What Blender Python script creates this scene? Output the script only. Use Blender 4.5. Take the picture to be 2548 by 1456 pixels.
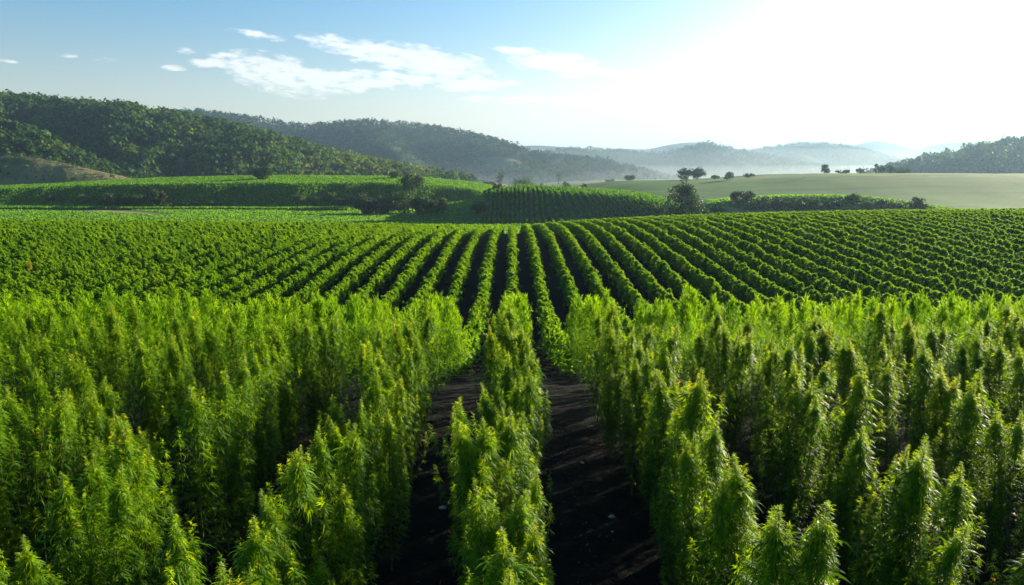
import bpy, math, random
import numpy as np
from math import radians, sin, cos, pi

scene = bpy.context.scene
for o in list(bpy.data.objects):
    bpy.data.objects.remove(o)
C = scene.collection

# ------------------------------------------------------------------ camera
CAM_Z = 4.6
PITCH = 9.66
FPX = 690.0                                    # focal length in pixels of a 1024 wide picture
cam_d = bpy.data.cameras.new('camera')
cam = bpy.data.objects.new('camera', cam_d)
C.objects.link(cam)
cam.location = (0, 0, CAM_Z)
cam.rotation_euler = (radians(90 - PITCH), 0, 0)
cam_d.sensor_width = 36.0
cam_d.lens = 36.0 * FPX / 1024.0
cam_d.clip_start = 0.1
cam_d.clip_end = 40000
scene.camera = cam

# ------------------------------------------------------------------ sun, sky, exposure
SUN_AZ, SUN_EL = 50.0, 14.0                    # degrees clockwise from +Y, above the horizon
sd = (sin(radians(SUN_AZ)) * cos(radians(SUN_EL)), cos(radians(SUN_AZ)) * cos(radians(SUN_EL)), sin(radians(SUN_EL)))
sun_d = bpy.data.lights.new('sun', 'SUN')
sun_d.energy = 5.0
sun_d.angle = radians(0.5)
sun_d.color = (1.0, 0.89, 0.64)
sun = bpy.data.objects.new('sun', sun_d)
C.objects.link(sun)
from mathutils import Vector
sun.rotation_euler = Vector(sd).to_track_quat('Z', 'Y').to_euler()
sun.location = (60, 60, 80)
scene.view_settings.view_transform = 'Standard'
scene.view_settings.look = 'None'
scene.view_settings.gamma = 1.0
scene.view_settings.exposure = 1.72
SKY_STRENGTH = 0.063


def pix(px, py):
    """direction (u = x/y, v = z/y) of a point of the photograph, in a picture 2548 wide"""
    s = 1024.0 / 2548.0
    cx = (px - 1274.0) * s
    cy = 292.5 - py * s
    p = radians(PITCH)
    yy = FPX * cos(p) + cy * sin(p)
    return cx / yy, (cy * cos(p) - FPX * sin(p)) / yy


def nd(nt, t, **k):
    n = nt.nodes.new(t)
    for a, b in k.items():
        setattr(n, a, b)
    return n


def mth(nt, op, a, b=None, c=None, clamp=False):
    n = nt.nodes.new('ShaderNodeMath')
    n.operation = op
    n.use_clamp = clamp
    for i, v in enumerate((a, b, c)):
        if v is None:
            continue
        if isinstance(v, (int, float)):
            n.inputs[i].default_value = v
        else:
            nt.links.new(v, n.inputs[i])
    return n.outputs[0]


def build_world():
    w = bpy.data.worlds.new('World')
    scene.world = w
    w.use_nodes = True
    nt = w.node_tree
    nt.nodes.clear()
    out = nd(nt, 'ShaderNodeOutputWorld')
    bg = nd(nt, 'ShaderNodeBackground')
    sky = nd(nt, 'ShaderNodeTexSky', sky_type='NISHITA')
    sky.sun_disc = False
    sky.sun_elevation = radians(SUN_EL)
    sky.sun_rotation = radians(SUN_AZ)
    sky.altitude = 200
    sky.air_density = 1.0
    sky.dust_density = 1.1
    sky.ozone_density = 1.5
    # clouds: thin broken banks at fixed directions of the sky
    tc = nd(nt, 'ShaderNodeTexCoord')
    sp = nd(nt, 'ShaderNodeSeparateXYZ')
    nt.links.new(tc.outputs['Generated'], sp.inputs[0])
    yy = mth(nt, 'MAXIMUM', sp.outputs[1], 0.05)
    u = mth(nt, 'DIVIDE', sp.outputs[0], yy)
    v = mth(nt, 'DIVIDE', sp.outputs[2], yy)
    cv = nd(nt, 'ShaderNodeCombineXYZ')
    nt.links.new(mth(nt, 'MULTIPLY', u, 9.0), cv.inputs[0])
    nt.links.new(mth(nt, 'MULTIPLY_ADD', u, 6.0, mth(nt, 'MULTIPLY', v, 44.0)), cv.inputs[1])
    n1 = nd(nt, 'ShaderNodeTexNoise')
    n1.inputs['Scale'].default_value = 2.7
    n1.inputs['Detail'].default_value = 9.0
    n1.inputs['Roughness'].default_value = 0.68
    n1.inputs['Distortion'].default_value = 0.3
    nt.links.new(cv.outputs[0], n1.inputs['Vector'])
    cv2 = nd(nt, 'ShaderNodeCombineXYZ')
    nt.links.new(mth(nt, 'MULTIPLY', u, 9.0), cv2.inputs[0])
    nt.links.new(mth(nt, 'MULTIPLY', v, 22.0), cv2.inputs[1])
    n2 = nd(nt, 'ShaderNodeTexNoise')
    n2.inputs['Scale'].default_value = 3.4
    n2.inputs['Detail'].default_value = 8.0
    n2.inputs['Roughness'].default_value = 0.6
    nt.links.new(cv2.outputs[0], n2.inputs['Vector'])
    # (px, py, half width, half height, tilt in degrees downwards, weight)
    banks = [
        (690, 185, 150, 46, 12, 1.0), (790, 200, 200, 27, 4, 1.0), (640, 170, 40, 34, 40, .8), (900, 122, 150, 24, 10, 1.0), (1040, 150, 190, 36, 8, 1.05),
        (1090, 176, 110, 26, 4, .95), (1010, 196, 170, 22, 3, .9), (1160, 211, 125, 15, -1, 1.0), (535, 157, 68, 13, 1, .85), (560, 140, 55, 10, 5, .75),
        (1283, 126, 75, 10, 1, .9), (1385, 158, 130, 29, 7, 1.1), (1500, 180, 130, 10, 4, .95), (1400, 251, 250, 13, 1, .95),
        (640, 86, 75, 11, 8, .62), (155, 137, 36, 6, 4, .62), (255, 146, 34, 6, 6, .6), (435, 169, 34, 7, 2, .62), (460, 127, 26, 8, 6, .68), (22, 153, 24, 5, 8, .5),
        (1800, 325, 320, 7, 0, .55), (1570, 250, 120, 10, 3, .5)]
    tot = None
    for (px, py, hw, hh, tilt, wt) in banks:
        u0, v0 = pix(px, py)
        sx = 1.0 / (hw * 5.77e-4)
        sy = 1.0 / (hh * 5.77e-4)
        t = radians(-tilt)
        du = mth(nt, 'SUBTRACT', u, u0)
        dv = mth(nt, 'SUBTRACT', v, v0)
        a = mth(nt, 'MULTIPLY', mth(nt, 'MULTIPLY_ADD', dv, sin(t), mth(nt, 'MULTIPLY', du, cos(t))), sx)
        b = mth(nt, 'MULTIPLY', mth(nt, 'MULTIPLY_ADD', dv, cos(t), mth(nt, 'MULTIPLY', du, -sin(t))), sy)
        r2 = mth(nt, 'ADD', mth(nt, 'MULTIPLY', a, a), mth(nt, 'MULTIPLY', b, b))
        m = mth(nt, 'MULTIPLY', mth(nt, 'SUBTRACT', 1.35, r2, clamp=False), 0.55 * wt)
        m = mth(nt, 'MAXIMUM', m, 0.0)
        tot = m if tot is None else mth(nt, 'SMOOTH_MAX', tot, m, 0.08)
    # broken by noise
    nn = mth(nt, 'ADD', mth(nt, 'MULTIPLY', n1.outputs[0], 0.62), mth(nt, 'MULTIPLY', n2.outputs[0], 0.55))
    dens = mth(nt, 'MULTIPLY_ADD', tot, 1.15, mth(nt, 'MULTIPLY_ADD', nn, 4.2, -2.5))
    dens = mth(nt, 'MULTIPLY', dens, mth(nt, 'GREATER_THAN', tot, 0.09))
    mr = nd(nt, 'ShaderNodeMapRange', interpolation_type='SMOOTHSTEP')
    mr.inputs[1].default_value = 0.02
    mr.inputs[2].default_value = 0.95
    nt.links.new(dens, mr.inputs[0])
    al = mth(nt, 'MULTIPLY', mr.outputs[0], mth(nt, 'GREATER_THAN', sp.outputs[1], 0.06))
    thick = nd(nt, 'ShaderNodeMapRange')
    thick.inputs[1].default_value = 0.25
    thick.inputs[2].default_value = 0.95
    thick.inputs[3].default_value = 1.0
    thick.inputs[4].default_value = 0.8
    nt.links.new(dens, thick.inputs[0])
    cc = nd(nt, 'ShaderNodeMix', data_type='RGBA', blend_type='MULTIPLY')
    cc.inputs[0].default_value = 1.0
    cc.inputs[6].default_value = (6.9, 6.9, 6.7, 1)
    nt.links.new(thick.outputs[0], cc.inputs[7])
    mx = nd(nt, 'ShaderNodeMix', data_type='RGBA')
    nt.links.new(mth(nt, 'MULTIPLY', al, 0.9), mx.inputs[0])
    hs = nd(nt, 'ShaderNodeHueSaturation')
    hs.inputs['Saturation'].default_value = 1.45
    nt.links.new(sky.outputs[0], hs.inputs['Color'])
    # paler and warmer air low over the horizon
    bw = nd(nt, 'ShaderNodeRGBToBW')
    nt.links.new(hs.outputs[0], bw.inputs[0])
    wm = nd(nt, 'ShaderNodeMix', data_type='RGBA', blend_type='MULTIPLY')
    wm.inputs[0].default_value = 1.0
    nt.links.new(bw.outputs[0], wm.inputs[6])
    wm.inputs[7].default_value = (1.2, 1.0, 0.80, 1)
    wf = nd(nt, 'ShaderNodeMapRange', interpolation_type='SMOOTHSTEP')
    wf.inputs[1].default_value = 0.0
    wf.inputs[2].default_value = 0.24
    wf.inputs[3].default_value = 0.55
    wf.inputs[4].default_value = 0.0
    nt.links.new(sp.outputs[2], wf.inputs[0])
    ws = nd(nt, 'ShaderNodeMix', data_type='RGBA')
    nt.links.new(wf.outputs[0], ws.inputs[0])
    nt.links.new(hs.outputs[0], ws.inputs[6])
    nt.links.new(wm.outputs[2], ws.inputs[7])
    # the brightest air round the sun levels off at a warm white
    cap = nd(nt, 'ShaderNodeMix', data_type='RGBA')
    nt.links.new(wf.outputs[0], cap.inputs[0])
    cap.inputs[6].default_value = (6.0, 6.0, 6.0, 1)
    cap.inputs[7].default_value = (4.9, 4.2, 3.5, 1)
    sa = nd(nt, 'ShaderNodeSeparateColor')
    sb = nd(nt, 'ShaderNodeSeparateColor')
    sc_ = nd(nt, 'ShaderNodeCombineColor')
    nt.links.new(ws.outputs[2], sa.inputs[0])
    nt.links.new(cap.outputs[2], sb.inputs[0])
    for i in range(3):
        nt.links.new(mth(nt, 'SMOOTH_MIN', sa.outputs[i], sb.outputs[i], 2.0), sc_.inputs[i])
    nt.links.new(sc_.outputs[0], mx.inputs[6])
    nt.links.new(cc.outputs[2], mx.inputs[7])
    nt.links.new(mx.outputs[2], bg.inputs[0])
    bg.inputs[1].default_value = SKY_STRENGTH
    nt.links.new(bg.outputs[0], out.inputs[0])


build_world()
scene.render.engine = 'CYCLES'
scene.cycles.max_bounces = 8
scene.cycles.diffuse_bounces = 2
scene.cycles.glossy_bounces = 2
scene.cycles.transmission_bounces = 3
scene.cycles.volume_bounces = 0
scene.cycles.use_denoising = True
scene.cycles.caustics_reflective = False
scene.cycles.caustics_refractive = False
try:
    scene.cycles.denoiser = 'OPENIMAGEDENOISE'
    scene.cycles.denoising_prefilter = 'ACCURATE'
except Exception:
    pass

# ------------------------------------------------------------------ helpers
rng = np.random.default_rng(7)
random.seed(7)


def _hash(ix, iy, seed):
    h = (ix.astype(np.int64) * 374761393 + iy.astype(np.int64) * 668265263 + seed * 974711) & 0x7fffffff
    h = ((h ^ (h >> 13)) * 1274126177) & 0x7fffffff
    h = h ^ (h >> 16)
    return (h & 0xffff) / 65535.0


def vnoise(x, y, seed=0):
    x = np.asarray(x, float)
    y = np.asarray(y, float)
    ix = np.floor(x)
    iy = np.floor(y)
    fx = x - ix
    fy = y - iy
    fx = fx * fx * (3 - 2 * fx)
    fy = fy * fy * (3 - 2 * fy)
    a = _hash(ix, iy, seed)
    b = _hash(ix + 1, iy, seed)
    c = _hash(ix, iy + 1, seed)
    d = _hash(ix + 1, iy + 1, seed)
    return (a + (b - a) * fx) * (1 - fy) + (c + (d - c) * fx) * fy


def fbm(x, y, seed=0, oct=4):
    s, amp, tot = 0.0, 1.0, 0.0
    for i in range(oct):
        s = s + amp * (vnoise(x * 2 ** i, y * 2 ** i, seed + i * 17) - 0.5)
        tot += amp
        amp *= 0.5
    return s / tot * 2.0


def sstep(a, b, x):
    t = np.clip((x - a) / (b - a), 0, 1)
    return t * t * (3 - 2 * t)


def mesh_np(name, V, F, tint=None, smooth=False, col=None):
    """mesh from numpy arrays; F is (n,3) or (n,4)"""
    me = bpy.data.meshes.new(name)
    V = np.ascontiguousarray(V, dtype=np.float32)
    F = np.ascontiguousarray(F, dtype=np.int32)
    k = F.shape[1]
    me.vertices.add(len(V))
    me.vertices.foreach_set('co', V.ravel())
    me.loops.add(F.size)
    me.loops.foreach_set('vertex_index', F.ravel())
    me.polygons.add(len(F))
    me.polygons.foreach_set('loop_start', np.arange(0, F.size, k, dtype=np.int32))
    if smooth:
        me.polygons.foreach_set('use_smooth', np.ones(len(F), dtype=bool))
    if tint is not None:
        at = me.attributes.new('tint', 'FLOAT', 'POINT')
        at.data.foreach_set('value', np.ascontiguousarray(tint, dtype=np.float32))
    if col is not None:
        at = me.attributes.new('zone', 'FLOAT_COLOR', 'POINT')
        c4 = np.ones((len(V), 4), dtype=np.float32)
        c4[:, :3] = col
        at.data.foreach_set('color', c4.ravel())
    me.update()
    me.validate()
    return me


def obj(name, me, mat=None, parent=None, loc=None):
    o = bpy.data.objects.new(name, me)
    C.objects.link(o)
    if mat is not None and me is not None and not me.materials:
        me.materials.append(mat)
    if parent is not None:
        o.parent = parent
    if loc is not None:
        o.location = loc
    return o


def tag(o, label=None, cat=None, group=None, kind=None):
    if label:
        o['label'] = label
    if cat:
        o['category'] = cat
    if group:
        o['group'] = group
    if kind:
        o['kind'] = kind
    return o


class Acc:
    """collects vertex / face / tint arrays"""
    def __init__(s):
        s.V, s.F, s.T, s.n = [], [], [], 0

    def add(s, V, F, T=None):
        s.V.append(V)
        s.F.append(F + s.n)
        s.T.append(np.zeros(len(V)) if T is None else T)
        s.n += len(V)

    def get(s):
        return np.concatenate(s.V), np.concatenate(s.F), np.concatenate(s.T)


def norm(a):
    return a / (np.linalg.norm(a, axis=-1, keepdims=True) + 1e-9)


def tube(pts, rad, n=6):
    """tapered tube through points, as quads"""
    pts = np.asarray(pts, float)
    rad = np.asarray(rad, float)
    d = norm(np.gradient(pts, axis=0))
    ref = np.array([0.31, 0.95, 0.05])
    s1 = norm(np.cross(d, ref))
    s2 = np.cross(d, s1)
    ang = np.linspace(0, 2 * pi, n, endpoint=False)
    V = (pts[:, None, :] + rad[:, None, None] * (np.cos(ang)[None, :, None] * s1[:, None, :] + np.sin(ang)[None, :, None] * s2[:, None, :])).reshape(-1, 3)
    F = []
    for i in range(len(pts) - 1):
        for j in range(n):
            F.append((i * n + j, i * n + (j + 1) % n, (i + 1) * n + (j + 1) % n, (i + 1) * n + j))
    return V, np.array(F)


# ------------------------------------------------------------------ materials
def leaf_material(name, stops, trans, mix=0.45, rough=0.5, tint_noise=0.0, spec=0.35):
    m = bpy.data.materials.new(name)
    m.use_nodes = True
    nt = m.node_tree
    nt.nodes.clear()
    out = nd(nt, 'ShaderNodeOutputMaterial')
    at = nd(nt, 'ShaderNodeAttribute', attribute_name='tint')
    fac = at.outputs['Fac']
    if tint_noise:
        g = nd(nt, 'ShaderNodeNewGeometry')
        nz = nd(nt, 'ShaderNodeTexNoise')
        nz.inputs['Scale'].default_value = tint_noise
        nz.inputs['Detail'].default_value = 3
        nt.links.new(g.outputs['Position'], nz.inputs['Vector'])
        fac = mth(nt, 'ADD', fac, mth(nt, 'MULTIPLY_ADD', nz.outputs[0], 0.7, -0.35), clamp=True)
    oi = nd(nt, 'ShaderNodeObjectInfo')
    fac = mth(nt, 'ADD', fac, mth(nt, 'MULTIPLY_ADD', oi.outputs['Random'], 0.16, -0.08), clamp=True)
    cr = nd(nt, 'ShaderNodeValToRGB')
    el = cr.color_ramp.elements
    while len(el) < len(stops):
        el.new(0.5)
    for e, (p, c) in zip(el, stops):
        e.position = p
        e.color = (*c, 1)
    nt.links.new(fac, cr.inputs[0])
    pb = nd(nt, 'ShaderNodeBsdfPrincipled')
    pb.inputs['Roughness'].default_value = rough
    pb.inputs['Specular IOR Level'].default_value = spec
    nt.links.new(cr.outputs[0], pb.inputs['Base Color'])
    tr = nd(nt, 'ShaderNodeBsdfTranslucent')
    tm = nd(nt, 'ShaderNodeMix', data_type='RGBA', blend_type='MULTIPLY')
    tm.inputs[0].default_value = 1.0
    nt.links.new(cr.outputs[0], tm.inputs[6])
    tm.inputs[7].default_value = (*trans, 1)
    nt.links.new(tm.outputs[2], tr.inputs[0])
    ms = nd(nt, 'ShaderNodeMixShader')
    ms.inputs[0].default_value = mix
    nt.links.new(pb.outputs[0], ms.inputs[1])
    nt.links.new(tr.outputs[0], ms.inputs[2])
    nt.links.new(ms.outputs[0], out.inputs[0])
    return m


def simple_material(name, c1, c2, scale=5.0, rough=0.8, bump=0.0, bscale=None):
    m = bpy.data.materials.new(name)
    m.use_nodes = True
    nt = m.node_tree
    pb = nt.nodes['Principled BSDF']
    g = nd(nt, 'ShaderNodeNewGeometry')
    nz = nd(nt, 'ShaderNodeTexNoise')
    nz.inputs['Scale'].default_value = scale
    nz.inputs['Detail'].default_value = 6
    nt.links.new(g.outputs['Position'], nz.inputs['Vector'])
    cr = nd(nt, 'ShaderNodeValToRGB')
    cr.color_ramp.elements[0].position = 0.35
    cr.color_ramp.elements[1].position = 0.68
    cr.color_ramp.elements[0].color = (*c1, 1)
    cr.color_ramp.elements[1].color = (*c2, 1)
    nt.links.new(nz.outputs[0], cr.inputs[0])
    nt.links.new(cr.outputs[0], pb.inputs['Base Color'])
    pb.inputs['Roughness'].default_value = rough
    pb.inputs['Specular IOR Level'].default_value = 0.25
    if bump:
        b = nd(nt, 'ShaderNodeBump')
        b.inputs['Strength'].default_value = bump
        nt.links.new(nz.outputs[0], b.inputs['Height'])
        nt.links.new(b.outputs[0], pb.inputs['Normal'])
    return m


def zone_material(name, nscale=0.9, amount=0.5, bump=0.6, bdist=0.15, n2scale=0.06):
    """ground whose local colour comes from the 'zone' attribute, broken by noise"""
    m = bpy.data.materials.new(name)
    m.use_nodes = True
    nt = m.node_tree
    pb = nt.nodes['Principled BSDF']
    at = nd(nt, 'ShaderNodeAttribute', attribute_name='zone')
    g = nd(nt, 'ShaderNodeNewGeometry')
    nz = nd(nt, 'ShaderNodeTexNoise')
    nz.inputs['Scale'].default_value = nscale
    nz.inputs['Detail'].default_value = 8
    nz.inputs['Roughness'].default_value = 0.65
    nt.links.new(g.outputs['Position'], nz.inputs['Vector'])
    n2 = nd(nt, 'ShaderNodeTexNoise')
    n2.inputs['Scale'].default_value = n2scale
    n2.inputs['Detail'].default_value = 5
    nt.links.new(g.outputs['Position'], n2.inputs['Vector'])
    f = mth(nt, 'ADD', mth(nt, 'MULTIPLY_ADD', nz.outputs[0], 2 * amount, 1 - amount), mth(nt, 'MULTIPLY_ADD', n2.outputs[0], 2 * amount, -amount))
    mx = nd(nt, 'ShaderNodeMix', data_type='RGBA', blend_type='MULTIPLY')
    mx.inputs[0].default_value = 1.0
    nt.links.new(at.outputs['Color'], mx.inputs[6])
    nt.links.new(f, mx.inputs[7])
    nt.links.new(mx.outputs[2], pb.inputs['Base Color'])
    pb.inputs['Roughness'].default_value = 0.95
    pb.inputs['Specular IOR Level'].default_value = 0.08
    b = nd(nt, 'ShaderNodeBump')
    b.inputs['Strength'].default_value = bump
    b.inputs['Distance'].default_value = bdist
    nt.links.new(nz.outputs[0], b.inputs['Height'])
    nt.links.new(b.outputs[0], pb.inputs['Normal'])
    return m


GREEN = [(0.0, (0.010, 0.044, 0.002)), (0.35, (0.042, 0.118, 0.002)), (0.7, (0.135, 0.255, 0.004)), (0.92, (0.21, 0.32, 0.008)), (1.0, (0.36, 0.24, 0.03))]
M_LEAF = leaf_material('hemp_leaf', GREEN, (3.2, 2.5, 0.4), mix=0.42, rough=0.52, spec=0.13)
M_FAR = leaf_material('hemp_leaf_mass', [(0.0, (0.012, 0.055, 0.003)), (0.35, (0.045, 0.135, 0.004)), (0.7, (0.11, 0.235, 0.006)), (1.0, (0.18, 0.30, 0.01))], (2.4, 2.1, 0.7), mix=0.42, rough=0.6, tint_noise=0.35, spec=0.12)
M_FLOWER = leaf_material('hemp_flower', [(0.0, (0.03, 0.10, 0.006)), (0.5, (0.085, 0.19, 0.012)), (1.0, (0.20, 0.27, 0.03))], (2.3, 2.1, 1.2), mix=0.45, rough=0.55)
M_STEM = simple_material('hemp_stem', (0.05, 0.09, 0.015), (0.12, 0.15, 0.03), 30, 0.7)
M_YELLOW = leaf_material('withered_leaf', [(0.0, (0.30, 0.24, 0.01)), (1.0, (0.5, 0.33, 0.015))], (1.6, 1.5, 0.8), mix=0.4)
M_BARK = simple_material('bark', (0.03, 0.022, 0.015), (0.08, 0.06, 0.042), 3, 0.9, 0.4)
M_STONE = simple_material('pale_stone', (0.25, 0.24, 0.23), (0.45, 0.44, 0.42), 20, 0.9, 0.3)
M_STRAW = simple_material('straw', (0.03, 0.026, 0.02), (0.16, 0.135, 0.09), 8, 0.8)
TREE_COL = {
    'dark': leaf_material('tree_leaf_dark', [(0, (0.010, 0.028, 0.008)), (0.6, (0.03, 0.062, 0.012)), (1, (0.07, 0.105, 0.018))], (1.5, 1.5, 0.9), mix=0.3, rough=0.6, spec=0.2),
    'mid': leaf_material('tree_leaf_mid', [(0, (0.018, 0.045, 0.010)), (0.6, (0.045, 0.085, 0.014)), (1, (0.10, 0.14, 0.02))], (1.6, 1.6, 0.9), mix=0.35, rough=0.6, spec=0.2),
    'yellow': leaf_material('tree_leaf_yellow', [(0, (0.035, 0.062, 0.01)), (0.6, (0.085, 0.125, 0.014)), (1, (0.15, 0.19, 0.02))], (1.6, 1.5, 0.8), mix=0.35, rough=0.6, spec=0.2),
    'brown': leaf_material('tree_leaf_brown', [(0, (0.032, 0.034, 0.013)), (0.6, (0.066, 0.066, 0.023)), (1, (0.11, 0.105, 0.034))], (1.4, 1.3, 0.9), mix=0.3, rough=0.6, spec=0.2),
}
M_FOREST = leaf_material('forest_leaf', [(0, (0.012, 0.038, 0.012)), (0.5, (0.032, 0.078, 0.015)), (0.85, (0.07, 0.125, 0.018)), (1, (0.12, 0.14, 0.02))], (1.7, 1.7, 0.9), mix=0.35, rough=0.7, tint_noise=0.022, spec=0.15)
M_PALE = leaf_material('pale_crop', [(0, (0.045, 0.075, 0.02)), (0.5, (0.075, 0.115, 0.032)), (1, (0.12, 0.155, 0.045))], (1.3, 1.3, 0.9), mix=0.25, rough=0.7, spec=0.1)
M_FOREST_FAR = leaf_material('far_forest_leaf', [(0, (0.010, 0.028, 0.016)), (0.6, (0.024, 0.052, 0.024)), (1, (0.05, 0.085, 0.028))], (1.4, 1.4, 1.0), mix=0.25, rough=0.8, tint_noise=0.012, spec=0.1)
M_GROUND = zone_material('ground_cover', 0.9, 0.5, 0.8, 0.25, 0.05)
M_HILL = zone_material('hill_cover', 0.05, 0.55, 1.0, 4.0, 0.008)


# ------------------------------------------------------------------ terrain
def prof(x, xs, ys):
    """smooth interpolation through control points"""
    xs = np.asarray(xs, float)
    ys = np.asarray(ys, float)
    m = np.gradient(ys, xs)
    x = np.clip(x, xs[0], xs[-1])
    i = np.clip(np.searchsorted(xs, x) - 1, 0, len(xs) - 2)
    h = xs[i + 1] - xs[i]
    t = (x - xs[i]) / h
    return (ys[i] * (2 * t ** 3 - 3 * t ** 2 + 1) + m[i] * h * (t ** 3 - 2 * t ** 2 + t) + ys[i + 1] * (-2 * t ** 3 + 3 * t ** 2) + m[i + 1] * h * (t ** 3 - t ** 2))


def px_heights(pts, d):
    """[(px, py)] of a ridge line standing d metres ahead -> arrays of x and of ground height"""
    X, Z = [], []
    for px, py in pts:
        u, v = pix(px, py)
        X.append(u * d)
        Z.append(CAM_Z + v * d)
    return np.array(X), np.array(Z)


PLANT_H = 2.2
FIELD_END = 126.0
LX, LZ = px_heights([(-500, 478), (-200, 468), (0, 462), (268, 449), (536, 443), (853, 444), (993, 446), (1074, 453), (1207, 469), (1300, 492), (1380, 520)], 292)
VX, VZ = px_heights([(1080, 520), (1150, 508), (1192, 492), (1217, 480), (1274, 472), (1408, 476), (1509, 482), (1609, 493), (1659, 506), (1720, 522), (1800, 530)], 222)
GX, GZ = px_heights([(1440, 474), (1527, 457), (1700, 449), (1832, 443), (1979, 434), (2163, 431), (2548, 432), (3000, 428), (3600, 430)], 420)
HX, HZ = px_heights([(1690, 525), (1750, 508), (1850, 494), (2015, 487), (2163, 491), (2266, 503), (2350, 517), (2450, 525)], 222)


def ground_h(x, y):
    x = np.asarray(x, float)
    y = np.asarray(y, float)
    base = prof(y, [-80, 4, 11, 13.5, 17, 22, 28, 34, 40, 50, 64, 76, 87, 98, 110, 122, 138, 160, 240, 420, 800, 20000],
                [0, 0, 0, -0.12, -0.8, -2.0, -3.2, -3.5, -3.45, -2.85, -2.35, -2.5, -3.1, -3.8, -4.7, -6.3, -8.4, -9.0, -9.0, -11, -15, -30])
    side = np.where(x > 0, 2.6 * (1 - np.exp(-np.abs(x) / 28)), 0.9 * (1 - np.exp(-np.abs(x) / 50)))
    base = base + 0.8 * sstep(-30, -90, x) * sstep(160, 215, y)
    base = base + side * sstep(45, 95, y) * (1 - sstep(122, 160, y))
    far = sstep(128, 190, y)
    base = base + far * 0.5 * fbm(x / 45, y / 45, 3) + (1 - far) * 0.035 * fbm(x / 0.5, y / 0.5, 5, 3)
    # meadow bench with the tan track on the forested side
    # long crop rise
    s = (0.76 * sstep(270, 292, y + 12 * fbm(x / 30, y * 0, 11)) + 0.24 * sstep(284, 340, y)) * (1 - 0.5 * sstep(340, 480, y))
    L = prof(x, LX, LZ)
    h = base + np.maximum(L - base, 0) * s * (1 - sstep(LX[-1] - 25, LX[-1], x))
    # vineyard knoll
    s = (0.88 * sstep(203, 219, y) + 0.12 * sstep(216, 232, y)) * (1 - sstep(236, 300, y))
    V = prof(x * 222 / np.clip(y, 190, 260), VX, VZ)
    ok = (x > VX[0] * 1.3) & (x < VX[-1] * 1.3)
    h = np.maximum(h, np.where(ok, base + np.maximum(V - base, 0) * s - 0.0, -99))
    # shrubby bank
    s = sstep(205, 221, y) * (1 - 0.7 * sstep(226, 280, y))
    Hh = prof(x, HX, HZ)
    h = np.maximum(h, base + np.maximum(Hh - base, 0) * s * sstep(HX[0] - 14, HX[0] + 4, x) * (1 - sstep(HX[-1] - 10, HX[-1] + 8, x)))
    # hazy farmland swell
    s = sstep(250, 418, y) * (1 - 0.35 * sstep(440, 700, y))
    G = prof(x, GX, GZ) + 0.8 * fbm(x / 60, y / 60, 23)
    h = np.maximum(h, base + np.maximum(G - base, 0) * s * sstep(GX[0] - 40, GX[0] + 10, x))
    return h


def on_ground(px, d):
    u, _ = pix(px, 430)
    x = u * d
    return x, d, float(ground_h(np.array([x]), np.array([d]))[0])


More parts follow.
